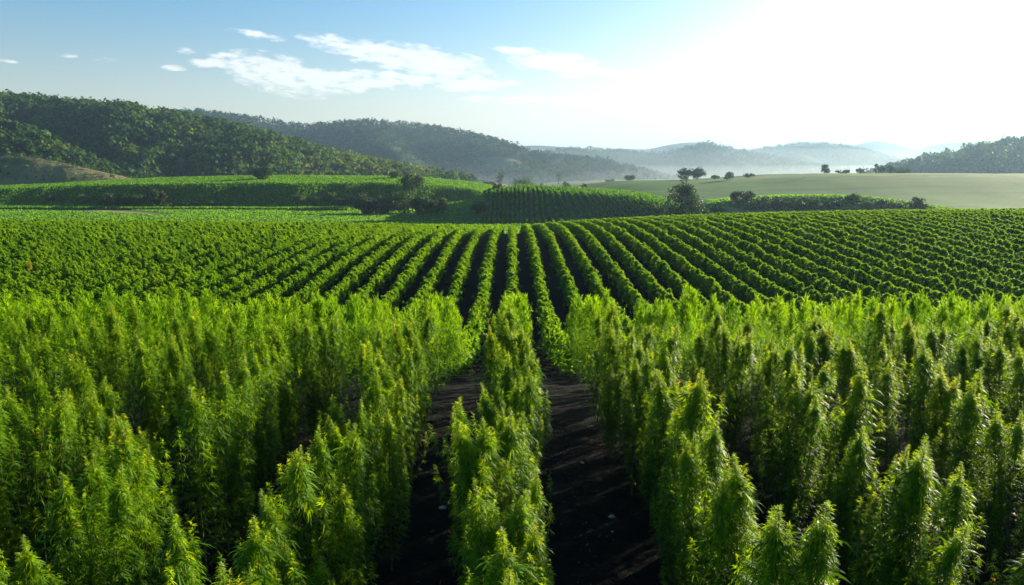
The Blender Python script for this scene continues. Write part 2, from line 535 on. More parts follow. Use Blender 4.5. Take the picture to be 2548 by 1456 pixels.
def build_ground():
    ys = np.concatenate([[-80, -40, -20], np.arange(-10, 20, 0.6), np.arange(20, 130, 1.4), np.arange(130, 330, 1.6), np.arange(330, 520, 4), np.geomspace(520, 16000, 50)])
    a = np.linspace(-1, 1, 361)
    a = np.sign(a) * (0.75 * np.abs(a) + 0.55 * np.abs(a) ** 4)
    Y, A = np.meshgrid(ys, a, indexing='ij')
    X = A * (np.abs(Y) + 18)
    Z = ground_h(X, Y)
    ny, nx = Y.shape
    V = np.stack([X, Y, Z], -1).reshape(-1, 3)
    i = np.arange(ny * nx).reshape(ny, nx)
    F = np.stack([i[:-1, :-1], i[:-1, 1:], i[1:, 1:], i[1:, :-1]], -1).reshape(-1, 4)
    # zones of local colour
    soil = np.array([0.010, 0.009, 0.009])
    meadow = np.array([0.075, 0.14, 0.022])
    crop = np.array([0.045, 0.11, 0.012])
    tan = np.array([0.30, 0.23, 0.12])
    dusty = np.array([0.046, 0.128, 0.014])
    vine = np.array([0.035, 0.06, 0.018])
    x, y = X.ravel(), Y.ravel()
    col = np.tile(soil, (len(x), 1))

    def blend(m, c):
        nonlocal col
        m = np.clip(m, 0, 1)[:, None]
        col = col * (1 - m) + c * m
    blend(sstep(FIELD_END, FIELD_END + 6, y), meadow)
    wob = fbm(x / 18, y / 18, 31)
    blend(sstep(264, 270, y + 6 * wob) * (x < 30), crop)
    blend(sstep(0.2, 0.6, fbm(x / 26, y / 10, 41)) * (y > 125) * (y < 264) * (x < 0) * 0.6, crop)
    # tan track over the meadow
    p = prof(x, [-210, -184, -162, -135, -116, -100], [262, 266, 260, 240, 225, 216])
    hw = prof(x, [-230, -184, -160, -135, -116, -100], [9, 9, 8, 5, 3, 2])
    blend((1 - sstep(0.6 * hw, hw, np.abs(y - p + 3 * wob))) * (x > -215) * (1 - sstep(-132, -108, x)), tan)
    p2 = prof(x, [-200, -165, -148], [208, 212, 217])
    blend((1 - sstep(0.8, 2.5, np.abs(y - p2))) * (x < -150), tan)
    vx = x * 222 / np.clip(y, 190, 260)
    blend(sstep(198, 203, y) * (1 - sstep(238, 248, y)) * sstep(-9, -5, vx) * (1 - sstep(52, 62, vx)), vine)
    blend(sstep(205, 208, y) * (1 - sstep(213, 217, y + 3 * wob)) * sstep(60, 65, x) * (1 - sstep(80, 88, x)), tan)
    blend(sstep(225, 262, y) * sstep(34, 50, x), dusty)
    blend(sstep(0.0, 0.5, fbm(x / 90, y / 40, 53)) * (y > 255) * (x > 40) * 0.55, crop)
    blend(sstep(-0.1, 0.5, fbm(x / 130, y / 11, 61)) * (y > 262) * (x > 40) * 0.7, np.array([0.075, 0.145, 0.022]))
    blend(sstep(0.05, 0.5, fbm(x / 80, y / 9, 63)) * (y > 262) * (x > 40) * 0.7, np.array([0.022, 0.062, 0.010]))
    blend(sstep(388, 400, y + 14 * wob + 0.06 * x) * (1 - sstep(425, 440, y + 14 * wob)) * sstep(60, 120, x) * 0.8, np.array([0.11, 0.17, 0.03]))
    blend((1 - sstep(1.5, 4, np.abs(y - 372 - 0.05 * x - 10 * wob))) * sstep(100, 140, x) * 0.7, np.array([0.03, 0.055, 0.018]))
    blend(sstep(520, 700, y), np.array([0.12, 0.15, 0.06]))
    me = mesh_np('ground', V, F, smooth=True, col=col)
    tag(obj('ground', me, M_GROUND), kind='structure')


build_ground()


# ------------------------------------------------------------------ hills
def hill(name, ridge, d0, depth, back=None, base=-22.0, rough=6.0, rscale=120.0, seed=0, col=(0.035, 0.06, 0.02), na=170, ns=46, gully=0.0, colfn=None, front_pow=1.0, lift=0.0):
    back = back or depth * 1.3
    X, Z = px_heights(ridge, d0)
    Z = Z - lift
    A = X / d0
    top = Z.max() - base

    def hfun(a, d):
        zt = prof(a, A, Z)
        x = a * d
        f = np.where(d < d0, sstep(d0 - depth, d0, d) ** front_pow, 1 - sstep(d0, d0 + back, d))
        g = fbm(x / rscale, d / rscale, seed + 1, 5)
        gl = 1 - np.abs(fbm((x + 0.45 * (d - d0)) / (rscale * 0.8), d / (rscale * 3.5), seed + 7, 3)) * 2
        k = f * (1 - f) * 4
        n = rough * g * (0.08 + 0.92 * k) * np.clip((zt - base) / top, 0.05, 1)
        n = n + gully * (gl - 0.6) * k * np.clip((zt - base) / top, 0.02, 1.2) ** 1.3
        return base + (zt - base) * f + n
    a = np.linspace(A[0], A[-1], na)
    s = np.concatenate([np.linspace(-1, 0, ns), np.linspace(0.06, 1, 12)])
    d = np.where(s < 0, d0 + s * depth, d0 + s * back)
    Dm, Am = np.meshgrid(d, a, indexing='ij')
    H = hfun(Am, Dm)
    # taper to the base at the two ends
    V = np.stack([Am * Dm, Dm, H], -1).reshape(-1, 3)
    n1, n2 = Dm.shape
    i = np.arange(n1 * n2).reshape(n1, n2)
    F = np.stack([i[:-1, :-1], i[:-1, 1:], i[1:, 1:], i[1:, :-1]], -1).reshape(-1, 4)
    cc = np.tile(np.array(col), (len(V), 1))
    if colfn:
        cc = colfn(V, cc)
    me = mesh_np(name, V, F, smooth=True, col=cc)
    tag(obj(name, me, M_HILL), kind='structure')
    return hfun, A, d0, depth


FOREST = (0.022, 0.042, 0.014)
wood_hill = hill('hill', [(-900, 170), (-500, 200), (-200, 222), (0, 240), (100, 246), (300, 266), (500, 298), (700, 342), (850, 384), (950, 404), (1050, 421), (1150, 438), (1240, 453), (1330, 470), (1400, 490)],
                 600, 250, rough=20, rscale=95, seed=3, col=FOREST, gully=30, front_pow=1.0, lift=6.0)
wood_spur = hill('hill', [(-700, 250), (-300, 280), (-100, 300), (0, 310), (90, 338), (180, 380), (260, 412), (330, 440), (420, 456), (480, 475)],
                 430, 70, rough=7, rscale=50, seed=13, col=FOREST, gully=4, base=-12, lift=4.0)


def bare_col(V, c):
    n = fbm(V[:, 0] / 14, V[:, 1] / 14, 91)
    n2 = fbm(V[:, 0] / 30 + V[:, 2] / 6, V[:, 2] / 5, 95)
    t = np.clip(0.45 + 1.1 * n + 0.5 * n2, 0, 1)[:, None]
    return np.array([0.24, 0.195, 0.09]) * t + np.array([0.08, 0.10, 0.038]) * (1 - t)


bare_hill = hill('hill', [(-700, 360), (-300, 372), (-60, 392), (30, 388), (80, 391), (150, 404), (220, 420), (290, 435), (350, 450), (420, 470)],
                 350, 42, rough=2.5, rscale=24, seed=23, base=-10, gully=1.5, colfn=bare_col)
def pale_mask(px, py, x, d):
    e = ((px - 1235 - 0.9 * (py - 405)) / 62) ** 2 + ((py - 408) / 17) ** 2
    return 1 - sstep(0.7, 1.1, e + 0.5 * fbm(x / 60, d / 60, 77))


def pale_field(V, c):
    m = pale_mask(1274 + V[:, 0] / V[:, 1] / 5.77e-4, 436 - (V[:, 2] - CAM_Z) / V[:, 1] / 5.77e-4, V[:, 0], V[:, 1])[:, None]
    return c * (1 - m) + np.array([0.16, 0.15, 0.06]) * m


mid_hill = hill('hill', [(250, 310), (420, 284), (550, 286), (640, 294), (700, 305), (760, 314), (850, 308), (950, 303), (1050, 312), (1150, 330), (1250, 355), (1320, 377), (1400, 388), (1500, 399), (1600, 424), (1700, 445)],
                1500, 620, rough=45, rscale=330, seed=33, col=(0.03, 0.052, 0.026), gully=52, base=-35, na=260, ns=70, lift=7.0, colfn=pale_field)
ridge_a = hill('hill', [(1220, 420), (1290, 398), (1330, 388), (1380, 380), (1450, 377), (1520, 381), (1590, 386), (1640, 388), (1700, 374), (1758, 361), (1820, 376), (1900, 391), (2015, 412), (2100, 425), (2200, 440)],
     2300, 700, rough=45, rscale=380, seed=43, col=(0.035, 0.055, 0.03), gully=40, base=-45)
ridge_b = hill('hill', [(1700, 420), (1800, 393), (1883, 376), (1940, 368), (1997, 361), (2060, 364), (2120, 372), (2229, 400), (2300, 420), (2400, 440)],
     2900, 800, rough=50, rscale=500, seed=53, col=(0.035, 0.055, 0.03), gully=40, base=-50)
hill('hill', [(1150, 390), (1250, 370), (1310, 362), (1400, 366), (1480, 373), (1530, 370), (1611, 371), (1680, 358), (1722, 354), (1800, 365), (1876, 376), (1950, 387), (2100, 402), (2250, 415), (2400, 425)],
     3500, 900, rough=60, rscale=520, seed=63, col=(0.035, 0.055, 0.03), gully=40, base=-55)
hill('hill', [(1850, 400), (1950, 382), (2050, 373), (2120, 362), (2189, 352), (2240, 363), (2280, 371), (2330, 361), (2383, 354), (2450, 355), (2548, 359), (2700, 350), (2900, 360), (3300, 340)],
     4700, 1000, rough=60, rscale=700, seed=73, col=(0.035, 0.055, 0.03), gully=30, base=-60)
east_hill = hill('hill', [(2130, 440), (2200, 424), (2236, 413), (2328, 392), (2420, 373), (2501, 353), (2548, 349), (2650, 338), (2800, 332), (3100, 330), (3500, 345)],
                 950, 300, rough=14, rscale=130, seed=83, col=(0.03, 0.05, 0.022), gully=14, base=-25, lift=5.0)


# ------------------------------------------------------------------ woods on the hills: far-off masses of crowns
def quads_from(Cn, N, S1, w, h):
    """leaf quads (diamonds) at centres Cn, in-plane axes N (long) and S1 (across)"""
    n = len(Cn)
    V = np.empty((n, 4, 3))
    V[:, 0] = Cn - N * h[:, None]
    V[:, 1] = Cn + S1 * w[:, None]
    V[:, 2] = Cn + N * h[:, None]
    V[:, 3] = Cn - S1 * w[:, None]
    F = np.arange(n * 4).reshape(n, 4)
    return V.reshape(-1, 3), F


def crown_cloud(cx, cy, cz, rx, rz, nper, leaf, r):
    """for many trees at once: leaf clumps spread through each crown's volume"""
    nt_ = len(cx)
    n = nt_ * nper
    idx = np.repeat(np.arange(nt_), nper)
    d = norm(r.normal(size=(n, 3)))
    d[:, 2] = np.where(d[:, 2] < -0.3, -d[:, 2], d[:, 2])
    lump = 1 + 0.35 * np.sin(d[:, 0] * 4 + idx * 1.7) * np.cos(d[:, 1] * 4 + idx * 2.3)
    rad = (0.55 + 0.45 * r.random(n) ** 0.5) * lump
    P = np.stack([cx[idx] + d[:, 0] * rad * rx[idx], cy[idx] + d[:, 1] * rad * rx[idx], cz[idx] + d[:, 2] * rad * rz[idx]], -1)
    nv = norm(d + 0.38 * r.normal(size=(n, 3)))
    a1 = norm(np.cross(nv, r.normal(size=(n, 3))))
    a2 = np.cross(nv, a1)
    sz = leaf[idx] * (0.6 + 0.8 * r.random(n))
    V, F = quads_from(P, a1, a2, sz * 0.75, sz)
    t = np.clip(0.45 + 0.20 * r.normal(size=nt_)[idx] + 0.12 * r.normal(size=n), 0, 1)
    return V, F, np.repeat(t, 4)


def forest(name, hf, n, size, nper, seed, smin=-0.95, smax=0.06, dens=None, bias=0.0, mat=None, tintfn=None):
    hfun, A, d0, depth = hf
    r = np.random.default_rng(seed)
    a = r.uniform(A[0], A[-1], n)
    s = smin + (smax - smin) * r.random(n) ** 0.8
    d = d0 + s * depth
    if dens is not None:
        k = r.random(n) < dens(a, s, d)
        if hf is mid_hill:
            zz = hfun(a, d)
            k &= pale_mask(1274 + a / 5.77e-4, 436 - (zz - CAM_Z) / d / 5.77e-4, a * d, d) < 0.5
        a, d = a[k], d[k]
    sz = size * (0.45 + 1.25 * r.random(len(a)) ** 3)
    z = hfun(a, d)
    V, F, T = crown_cloud(a * d, d, z + sz * 0.55, sz * 0.62, sz * 0.72, nper, sz * 0.17, r)
    if tintfn is not None:
        T = T + np.repeat(np.repeat(tintfn(a, z, d), nper), 4)
    me = mesh_np(name, V, F, tint=np.clip(T + bias, 0, 1))
    return tag(obj(name, me, mat or M_FOREST), kind='stuff')


def clearing(a, z, d):
    px = 1274 + a / 5.77e-4
    py = 436 - (z - CAM_Z) / d / 5.77e-4
    return 0.32 * sstep(600, 700, px) * (1 - sstep(1050, 1120, px)) * sstep(400, 416, py + 10 * fbm(a * 30, d / 30, 4)) + 0.14 * fbm(a * 9, z / 16, 6)


forest('forest', wood_hill, 19000, 4.9, 38, 101, tintfn=clearing, dens=lambda a, s, d: (wood_hill[0](a, d) > ground_h(a * d, d) + 1.5) * (a < -0.035 - 0.0 * d))
forest('forest', wood_spur, 4200, 4.6, 46, 102, bias=0.1)  # spur's sunlit look put into the leaf colour as a lighter tint
forest('scrub', bare_hill, 900, 1.3, 40, 105)
forest('forest', mid_hill, 14000, 7.5, 16, 103, smin=-0.9, bias=-0.1, mat=M_FOREST_FAR, dens=lambda a, s, d: np.clip(0.7 + 1.2 * fbm(a * 14, d / 200, 5), 0.05, 1))
forest('forest', ridge_a, 7500, 8.5, 12, 106, smin=-0.75, mat=M_FOREST_FAR)
forest('forest', ridge_b, 5500, 9.0, 10, 107, smin=-0.5, mat=M_FOREST_FAR)
forest('forest', east_hill, 3800, 7.0, 40, 104, smin=-0.97)


# ------------------------------------------------------------------ hemp plants
def leaflets(P, D, U, size, tint, nl, r, droop=0.55, wid=0.13):
    """palmate leaves: P origin, D axis, U upper normal; nl leaflets each of six vertices, four triangles"""
    n = len(P)
    S = norm(np.cross(D, U))
    U = np.cross(S, D)
    spread = {3: [-42, 0, 42], 5: [-68, -34, 0, 34, 68], 7: [-92, -60, -30, 0, 30, 60, 92]}[nl]
    ln = {3: [.75, 1, .75], 5: [.58, .86, 1, .86, .58], 7: [.42, .66, .9, 1, .9, .66, .42]}[nl]
    Vs, Ts = [], []
    for th, l in zip(spread, ln):
        th = np.radians(th + 7 * r.normal(size=n))
        L = size * l * (0.9 + 0.2 * r.random(n))
        d = np.cos(th)[:, None] * D + np.sin(th)[:, None] * S
        sd_ = norm(np.cross(d, U))
        dr = droop * (0.7 + 0.6 * r.random(n))
        out = np.empty((n, 6, 3))
        for k, (t, w) in enumerate(((0, 0), (.38, 1), (.72, .72), (1, 0))):
            p = P + d * (L * t)[:, None]
            p[:, 2] -= dr * L * t * t
            ww = (L * wid * w)[:, None]
            if k == 0:
                out[:, 0] = p
            elif k == 3:
                out[:, 5] = p
            else:
                out[:, 2 * k - 1] = p - sd_ * ww * .5 
                out[:, 2 * k] = p + sd_ * ww * .5
        Vs.append(out)
        Ts.append(np.repeat(np.where(tint > 1.2, 1.0, np.clip(tint + 0.06 * r.normal(size=n), 0, 0.90)), 6))
    V = np.concatenate(Vs).reshape(-1, 3)
    T = np.concatenate(Ts)
    m = n * nl
    b = (np.arange(m) * 6)[:, None]
    tri = np.array([[0, 2, 1], [1, 2, 4], [1, 4, 3], [3, 4, 5]])
    F = (b[:, :, None] + tri[None]).reshape(-1, 3)
    return V, F, T


def plant_skeleton(seed, h=PLANT_H):
    """leaf frames of a bushy plant: list of (P, D, U, size, youth) plus the wood"""
    r = np.random.default_rng(seed)
    lean = r.normal(size=2) * 0.05
    stem = lambda t: np.array([lean[0] * t * t * h + 0.02 * sin(5 * t + seed), lean[1] * t * t * h + 0.02 * cos(4 * t + seed), t * h])
    wood = [(np.array([stem(t) for t in np.linspace(0, 1, 9)]), np.linspace(0.018, 0.004, 9))]
    P, D, U, S, Yt = [], [], [], [], []

    def leaf(p, d, size, youth):
        d = norm(np.asarray(d, float))
        P.append(p)
        D.append(d)
        up = np.array([0, 0, 1.0]) + 0.35 * r.normal(size=3)
        U.append(norm(up - d * np.dot(up, d)))
        S.append(size)
        Yt.append(youth)
    nodes = 18
    phi = r.uniform(0, 6.28)
    for k in range(nodes):
        t = 0.10 + 0.80 * k / (nodes - 1)
        phi += 1.57 + 0.35 * r.normal()
        p0 = stem(t)
        Lb = (0.68 * np.interp(t, [0.1, 0.35, 0.6, 0.75, 0.9], [0.95, 1.0, 0.80, 0.40, 0.14])) * r.uniform(0.6, 1.25)
        for sgn in (0, pi):
            az = phi + sgn + 0.3 * r.normal()
            el = r.uniform(0.30, 0.85) + 0.2 * t
            hd = np.array([cos(az), sin(az), 0])
            nb = 6
            pts = []
            for q in range(nb + 1):
                f = q / nb
                e = el + 0.55 * f
                pts.append(p0 + hd * Lb * f * cos(e) * (1.15 - 0.15 * f) + np.array([0, 0, Lb * f * sin(e)]))
            pts = np.array(pts)
            wood.append((pts[::2], np.linspace(0.006, 0.0025, len(pts[::2]))))
            # fan leaf at the node itself
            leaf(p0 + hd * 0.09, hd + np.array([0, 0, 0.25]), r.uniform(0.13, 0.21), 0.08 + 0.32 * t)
            for q in range(1, nb + 1):
                f = q / nb
                for s2 in (-1, 1):
                    aa = az + s2 * r.uniform(0.7, 1.5) + 0.3 * r.normal()
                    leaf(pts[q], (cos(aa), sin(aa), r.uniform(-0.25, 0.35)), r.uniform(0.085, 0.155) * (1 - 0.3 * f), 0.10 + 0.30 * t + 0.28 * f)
            for q in range(12):
                aa = q * 2.4 + r.uniform(-.5, .5)
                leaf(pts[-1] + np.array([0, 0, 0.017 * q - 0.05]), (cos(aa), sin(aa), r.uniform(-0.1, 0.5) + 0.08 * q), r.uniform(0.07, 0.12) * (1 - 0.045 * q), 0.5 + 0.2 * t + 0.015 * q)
    fol = (np.array(P), np.array(D), np.array(U), np.array(S), np.array(Yt))
    P, D, U, S, Yt = [], [], [], [], []
    for q in range(66):
        f = q / 65
        t = 0.78 + 0.24 * f
        aa = q * 2.4 + 0.3 * r.normal()
        leaf(stem(min(t, 1.02)) + np.array([0, 0, 0]), (cos(aa), sin(aa), r.uniform(-0.1, 0.3) + 1.1 * f ** 2), r.uniform(0.10, 0.175) * (1 - 0.66 * f), 0.5 + 0.35 * f)
    spike = (np.array(P), np.array(D), np.array(U), np.array(S), np.array(Yt))
    return fol, spike, wood, r


def plant_meshes(seed):
    fol, sp, wood, r = plant_skeleton(seed)
    P, D, U, S, Yt = fol
    nl = len(P)
    big = r.random(nl) < 0.45
    acc = Acc()
    dry = np.where(r.random(nl) < 0.003, 2.0, 0)
    for m, k in ((big, 7), (~big, 5)):
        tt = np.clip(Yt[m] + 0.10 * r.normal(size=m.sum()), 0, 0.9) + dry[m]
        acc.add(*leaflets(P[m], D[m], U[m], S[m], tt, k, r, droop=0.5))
    fm = mesh_np('foliage', *acc.get()[:2], tint=acc.get()[2])
    fm.materials.append(M_LEAF)
    P, D, U, S, Yt = sp
    V, F, T = leaflets(P, D, U, S, np.clip(Yt + 0.1 * r.normal(size=len(P)), 0, 1), 5, r, droop=0.5)
    sm = mesh_np('flower_spike', V, F, tint=T)
    sm.materials.append(M_FLOWER)
    a2 = Acc()
    for pts, rad in wood:
        a2.add(*tube(pts, rad, 5))
    wm = mesh_np('stem', *a2.get()[:2], smooth=True)
    wm.materials.append(M_STEM)
    return fm, sm, wm


NVAR = 14
VARIANTS = [plant_meshes(500 + i) for i in range(NVAR)]

ROW = 1.8
SPACING = 0.26
ORD = ['first', 'second', 'third', 'fourth', 'fifth', 'sixth', 'seventh', 'eighth', 'ninth', 'tenth', 'eleventh', 'twelfth', 'thirteenth', 'fourteenth', 'fifteenth', 'sixteenth', 'seventeenth',
       'eighteenth', 'nineteenth', 'twentieth', 'twenty-first', 'twenty-second', 'twenty-third', 'twenty-fourth', 'twenty-fifth', 'twenty-sixth', 'twenty-seventh', 'twenty-eighth', 'twenty-ninth',
       'thirtieth', 'thirty-first', 'thirty-second', 'thirty-third', 'thirty-fourth', 'thirty-fifth', 'thirty-sixth']
ORD += [t + u for t in ('thirty-', 'forty-', 'fifty-') for u in ['first', 'second', 'third', 'fourth', 'fifth', 'sixth', 'seventh', 'eighth', 'ninth']][6:]


def track_gap(x, y):
    """headland path cut through the sunward part of the field"""
    p = prof(x, [36, 39, 45.7, 52.7, 60, 75, 100], [104, 101, 90, 73, 62, 50, 40])
    return (x > 37) & (np.abs(y - p) < 1.5)


def all_plants():
    rows = {}
    r = np.random.default_rng(77)
    for k in range(-62, 63):
        ys = np.concatenate([np.arange(1.6, 20, SPACING), np.arange(20, FIELD_END, 0.31)]) + r.uniform(0, SPACING)
        ys = ys + r.normal(size=len(ys)) * 0.08
        xs = k * ROW + 0.03 + r.normal(size=len(ys)) * np.where(ys < 20, 0.15, 0.06)
        keep = np.abs(xs) < 0.80 * ys + 6
        keep &= ~track_gap(xs, ys)
        end = FIELD_END - 4 + 4 * fbm(xs / 9, xs * 0, 9) - 6 * sstep(-10, -70, xs)
        keep &= ys < end
        farr = sstep(34, 44, ys)
        left = sstep(-6, -22, k * ROW)
        keep &= r.random(len(ys)) > farr * (0.02 + 0.06 * left + 0.2 * left * np.clip(fbm(xs / 4, ys / 4, 12), 0, 1))
        stunt = 1 - 0.24 * (r.random(keep.sum()) < 0.08)
        rows[k] = (xs[keep], ys[keep], stunt + (0.05 + 0.035 * (ys[keep] < 10)) * r.normal(size=keep.sum()))
    return rows


ROWS = all_plants()
cand = []
for k, (xs, ys, ss) in ROWS.items():
    for i in range(len(xs)):
        if ys[i] > 2.7 and abs(xs[i]) < 0.80 * ys[i] + 0.7:
            cand.append((ys[i], k, i))
cand.sort()
near = set((k, i) for _, k, i in cand[:299])
pr = random.Random(5)
count = {}
for k in sorted(ROWS, key=abs):
    xs, ys, ss = ROWS[k]
    zs = ground_h(xs, ys)
    for i in range(len(xs)):
        if (k, i) not in near:
            continue
        count[k] = count.get(k, 0) + 1
        n = count[k]
        if k == 0:
            row = 'middle row'
        else:
            row = '%s row towards the %s' % (ORD[abs(k) - 1], 'forested hill' if k < 0 else 'sun glow')
        s = float(np.clip(ss[i], 0.72, 1.2))
        adj = 'tall' if s > 1.06 else ('short' if s < 0.945 else 'leafy')
        root = obj('hemp_plant', None, loc=(float(xs[i]), float(ys[i]), float(zs[i])))
        root.rotation_euler = (pr.gauss(0, 0.06), pr.gauss(0, 0.06), pr.uniform(0, 6.28))
        root.scale = (s * pr.uniform(0.68, 0.92), s * pr.uniform(0.68, 0.92), s * 0.97)
        tag(root, '%s hemp plant, %s from the near end of the %s' % (adj, ORD[n - 1], row), 'hemp plant', 'hemp plants in the near rows')
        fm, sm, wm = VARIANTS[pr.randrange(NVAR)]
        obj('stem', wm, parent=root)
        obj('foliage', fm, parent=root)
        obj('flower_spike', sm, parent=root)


def mass_template(seed, nleaf, leaf):
    """lighter plant for the far part of the field"""
    fol, sp, wood, r = plant_skeleton(seed)
    P = np.concatenate([fol[0], sp[0]])
    D = np.concatenate([fol[1], sp[1]])
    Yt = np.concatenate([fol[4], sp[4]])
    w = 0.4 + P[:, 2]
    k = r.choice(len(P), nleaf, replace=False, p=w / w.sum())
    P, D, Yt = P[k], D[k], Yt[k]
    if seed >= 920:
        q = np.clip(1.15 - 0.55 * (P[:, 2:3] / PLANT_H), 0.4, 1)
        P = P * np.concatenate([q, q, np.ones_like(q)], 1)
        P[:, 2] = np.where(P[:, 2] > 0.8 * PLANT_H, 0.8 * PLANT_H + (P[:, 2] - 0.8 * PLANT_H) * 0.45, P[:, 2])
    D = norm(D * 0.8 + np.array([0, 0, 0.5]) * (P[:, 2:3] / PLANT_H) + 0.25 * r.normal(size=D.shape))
    n = len(P)
    S1 = norm(np.cross(D, r.normal(size=(n, 3)) * 0.8 + np.array([0, 0, 1.0])))
    h = leaf * (0.6 + 0.8 * r.random(n))
    if seed < 910:
        # palmate: three leaflets fanned from each leaf stalk
        Pf, Df, hf_ = [], [], []
        for th, l in ((-38, .8), (0, 1.0), (38, .8)):
            dd = norm(cos(radians(th)) * D + sin(radians(th)) * S1 + np.array([0, 0, -0.12]))
            Pf.append(P + dd * (h * l)[:, None])
            Df.append(dd)
            hf_.append(h * l)
        P, D, h = np.concatenate(Pf), np.concatenate(Df), np.concatenate(hf_)
        S1 = norm(np.cross(D, r.normal(size=(len(P), 3)) * 0.4 + np.array([0, 0, 1.0])))
        Yt = np.tile(Yt, 3)
        n = len(P)
        V, F = quads_from(P, D, S1, h * 0.15, h)
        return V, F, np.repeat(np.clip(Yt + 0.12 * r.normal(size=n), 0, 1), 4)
    V, F = quads_from(P, D, S1, h * 0.28, h)
    return V, F, np.repeat(np.clip(Yt + 0.12 * r.normal(size=n), 0, 1), 4)


def build_mass():
    acc = Acc()
    r = np.random.default_rng(9)
    bands = [(0, 20, 330, 0.068), (20, 36, 200, 0.12), (36, 62, 420, 0.12), (62, 200, 240, 0.145)]
    tmpl = [[mass_template(900 + b * 10 + v, nl, lf) for v in range(6)] for b, (_, _, nl, lf) in enumerate(bands)]
    PX, PY, PS = [], [], []
    for k, (xs, ys, ss) in ROWS.items():
        m = np.array([(k, i) not in near for i in range(len(xs))], bool)
        PX.append(xs[m])
        PY.append(ys[m])
        PS.append(ss[m])
    PX, PY, PS = map(np.concatenate, (PX, PY, PS))
    PZ = ground_h(PX, PY)
    for b, (y0, y1, _, _) in enumerate(bands):
        sel = np.where((PY >= y0) & (PY < y1))[0]
        which = r.integers(0, 6, len(sel))
        for v in range(6):
            ids = sel[which == v]
            if not len(ids):
                continue
            V, F, T = tmpl[b][v]
            a = r.uniform(0, 6.28, len(ids))
            s = np.clip(PS[ids], 0.8, 1.25)
            young = 0.56 if b < 1 else 0.82
            ca, sa = np.cos(a) * s * young * 1.4, np.sin(a) * s * young * 1.4
            wv = np.clip(1 + 0.17 * r.normal(size=len(ids)), 0.7, 1.4)
            ca, sa = ca * wv, sa * wv
            s = s * (1.0 if b < 1 else 0.62 * (1 + (0.03 + 0.06 * sstep(-6, -22, PX[ids])) * r.normal(size=len(ids))))
            X = ca[:, None] * V[None, :, 0] - sa[:, None] * V[None, :, 1] + PX[ids][:, None]
            Y = sa[:, None] * V[None, :, 0] + ca[:, None] * V[None, :, 1] + PY[ids][:, None]
            Z = s[:, None] * V[None, :, 2] + PZ[ids][:, None]
            W = np.stack([X, Y, Z], -1).reshape(-1, 3)
            FF = (F[None] + (np.arange(len(ids)) * len(V))[:, None, None]).reshape(-1, 4)
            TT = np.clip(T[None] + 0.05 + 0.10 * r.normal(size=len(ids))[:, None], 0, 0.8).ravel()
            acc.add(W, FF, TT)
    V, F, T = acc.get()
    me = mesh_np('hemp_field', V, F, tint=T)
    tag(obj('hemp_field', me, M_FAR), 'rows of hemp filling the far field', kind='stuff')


build_mass()


# ------------------------------------------------------------------ knoll rows and crop fuzz on the rises
def blades(x, y, z, h, w, r, tint, mat, name, label):
    n = len(x)
    a = r.uniform(0, pi, n)
    P = np.stack([x, y, z + h * 0.45], -1)
    D = norm(np.stack([0.35 * r.normal(size=n), 0.35 * r.normal(size=n), np.ones(n)], -1))
    S1 = norm(np.cross(D, np.stack([np.cos(a), np.sin(a), 0 * a], -1)))
    V, F = quads_from(P, D, S1, w, h * 0.5)
    me = mesh_np(name, V, F, tint=np.repeat(tint, 4))
    return tag(obj(name, me, mat), label, kind='stuff')


def knoll_rows():
    r = np.random.default_rng(21)
    X, Y = [], []
    for k in range(-8, 44):
        for y in np.arange(199, 250, 0.3):
            X.append((k * 1.35 + 0.2) * (1 + 0.019 * max(232 - y, -12) * min(max(k - 3, 0) / 10.0, 1)))
            Y.append(y)
    X = np.repeat(np.array(X), 5)
    Y = np.repeat(np.array(Y), 5)
    vx = X * 222 / np.clip(Y, 190, 260)
    k = (vx > -8.5 + 1.5 * fbm(Y / 6, Y * 0, 3)) & (vx < 60) & (r.random(len(X)) < 0.9)
    X, Y = X[k], Y[k]
    X = X + 0.20 * r.normal(size=len(X))
    Y = Y + 0.3 * r.normal(size=len(X))
    Z = ground_h(X, Y) + 0.7 * r.random(len(X))
    blades(X, Y, Z, 0.55 + 0.45 * r.random(len(X)), 0.16 + 0.1 * r.random(len(X)), r, np.clip(0.36 + 0.14 * r.normal(size=len(X)), 0, 0.7), M_FAR, 'crop_rows', 'rows of staked crop over the knoll')


knoll_rows()


def rise_crop():
    r = np.random.default_rng(22)
    n = 150000
    y = r.uniform(258, 345, n)
    x = r.uniform(-0.85, 0.03, n) * y
    k = ground_h(x, y) > -8.6
    x, y = x[k], y[k]
    z = ground_h(x, y)
    blades(x, y, z, 0.7 + 0.8 * r.random(len(x)), 0.30 + 0.2 * r.random(len(x)), r, np.clip(0.40 + 0.14 * r.normal(size=len(x)), 0, 0.7), M_FAR, 'crop', 'green crop on the long rise')
    n = 110000
    y = r.uniform(129, 268, n)
    x = r.uniform(-0.9, 0.9, n) * y
    vx = x * 222 / np.clip(y, 190, 260)
    p = prof(x, [-210, -184, -162, -135, -116, -100], [262, 266, 260, 240, 225, 216])
    k = ~((vx > -9) & (vx < 62) & (y > 198)) & ~((np.abs(y - p - 3) < prof(x, [-230, -184, -160, -135, -116, -100], [14, 14, 12, 8, 5, 3])) & (x < -110))
    x, y = x[k], y[k]
    blades(x, y, ground_h(x, y), 0.25 + 0.3 * r.random(len(x)), 0.2 + 0.2 * r.random(len(x)), r, np.clip(0.5 + 0.14 * r.normal(size=len(x)), 0, 0.7), M_FAR, 'grass', 'meadow grass behind the field')


rise_crop()


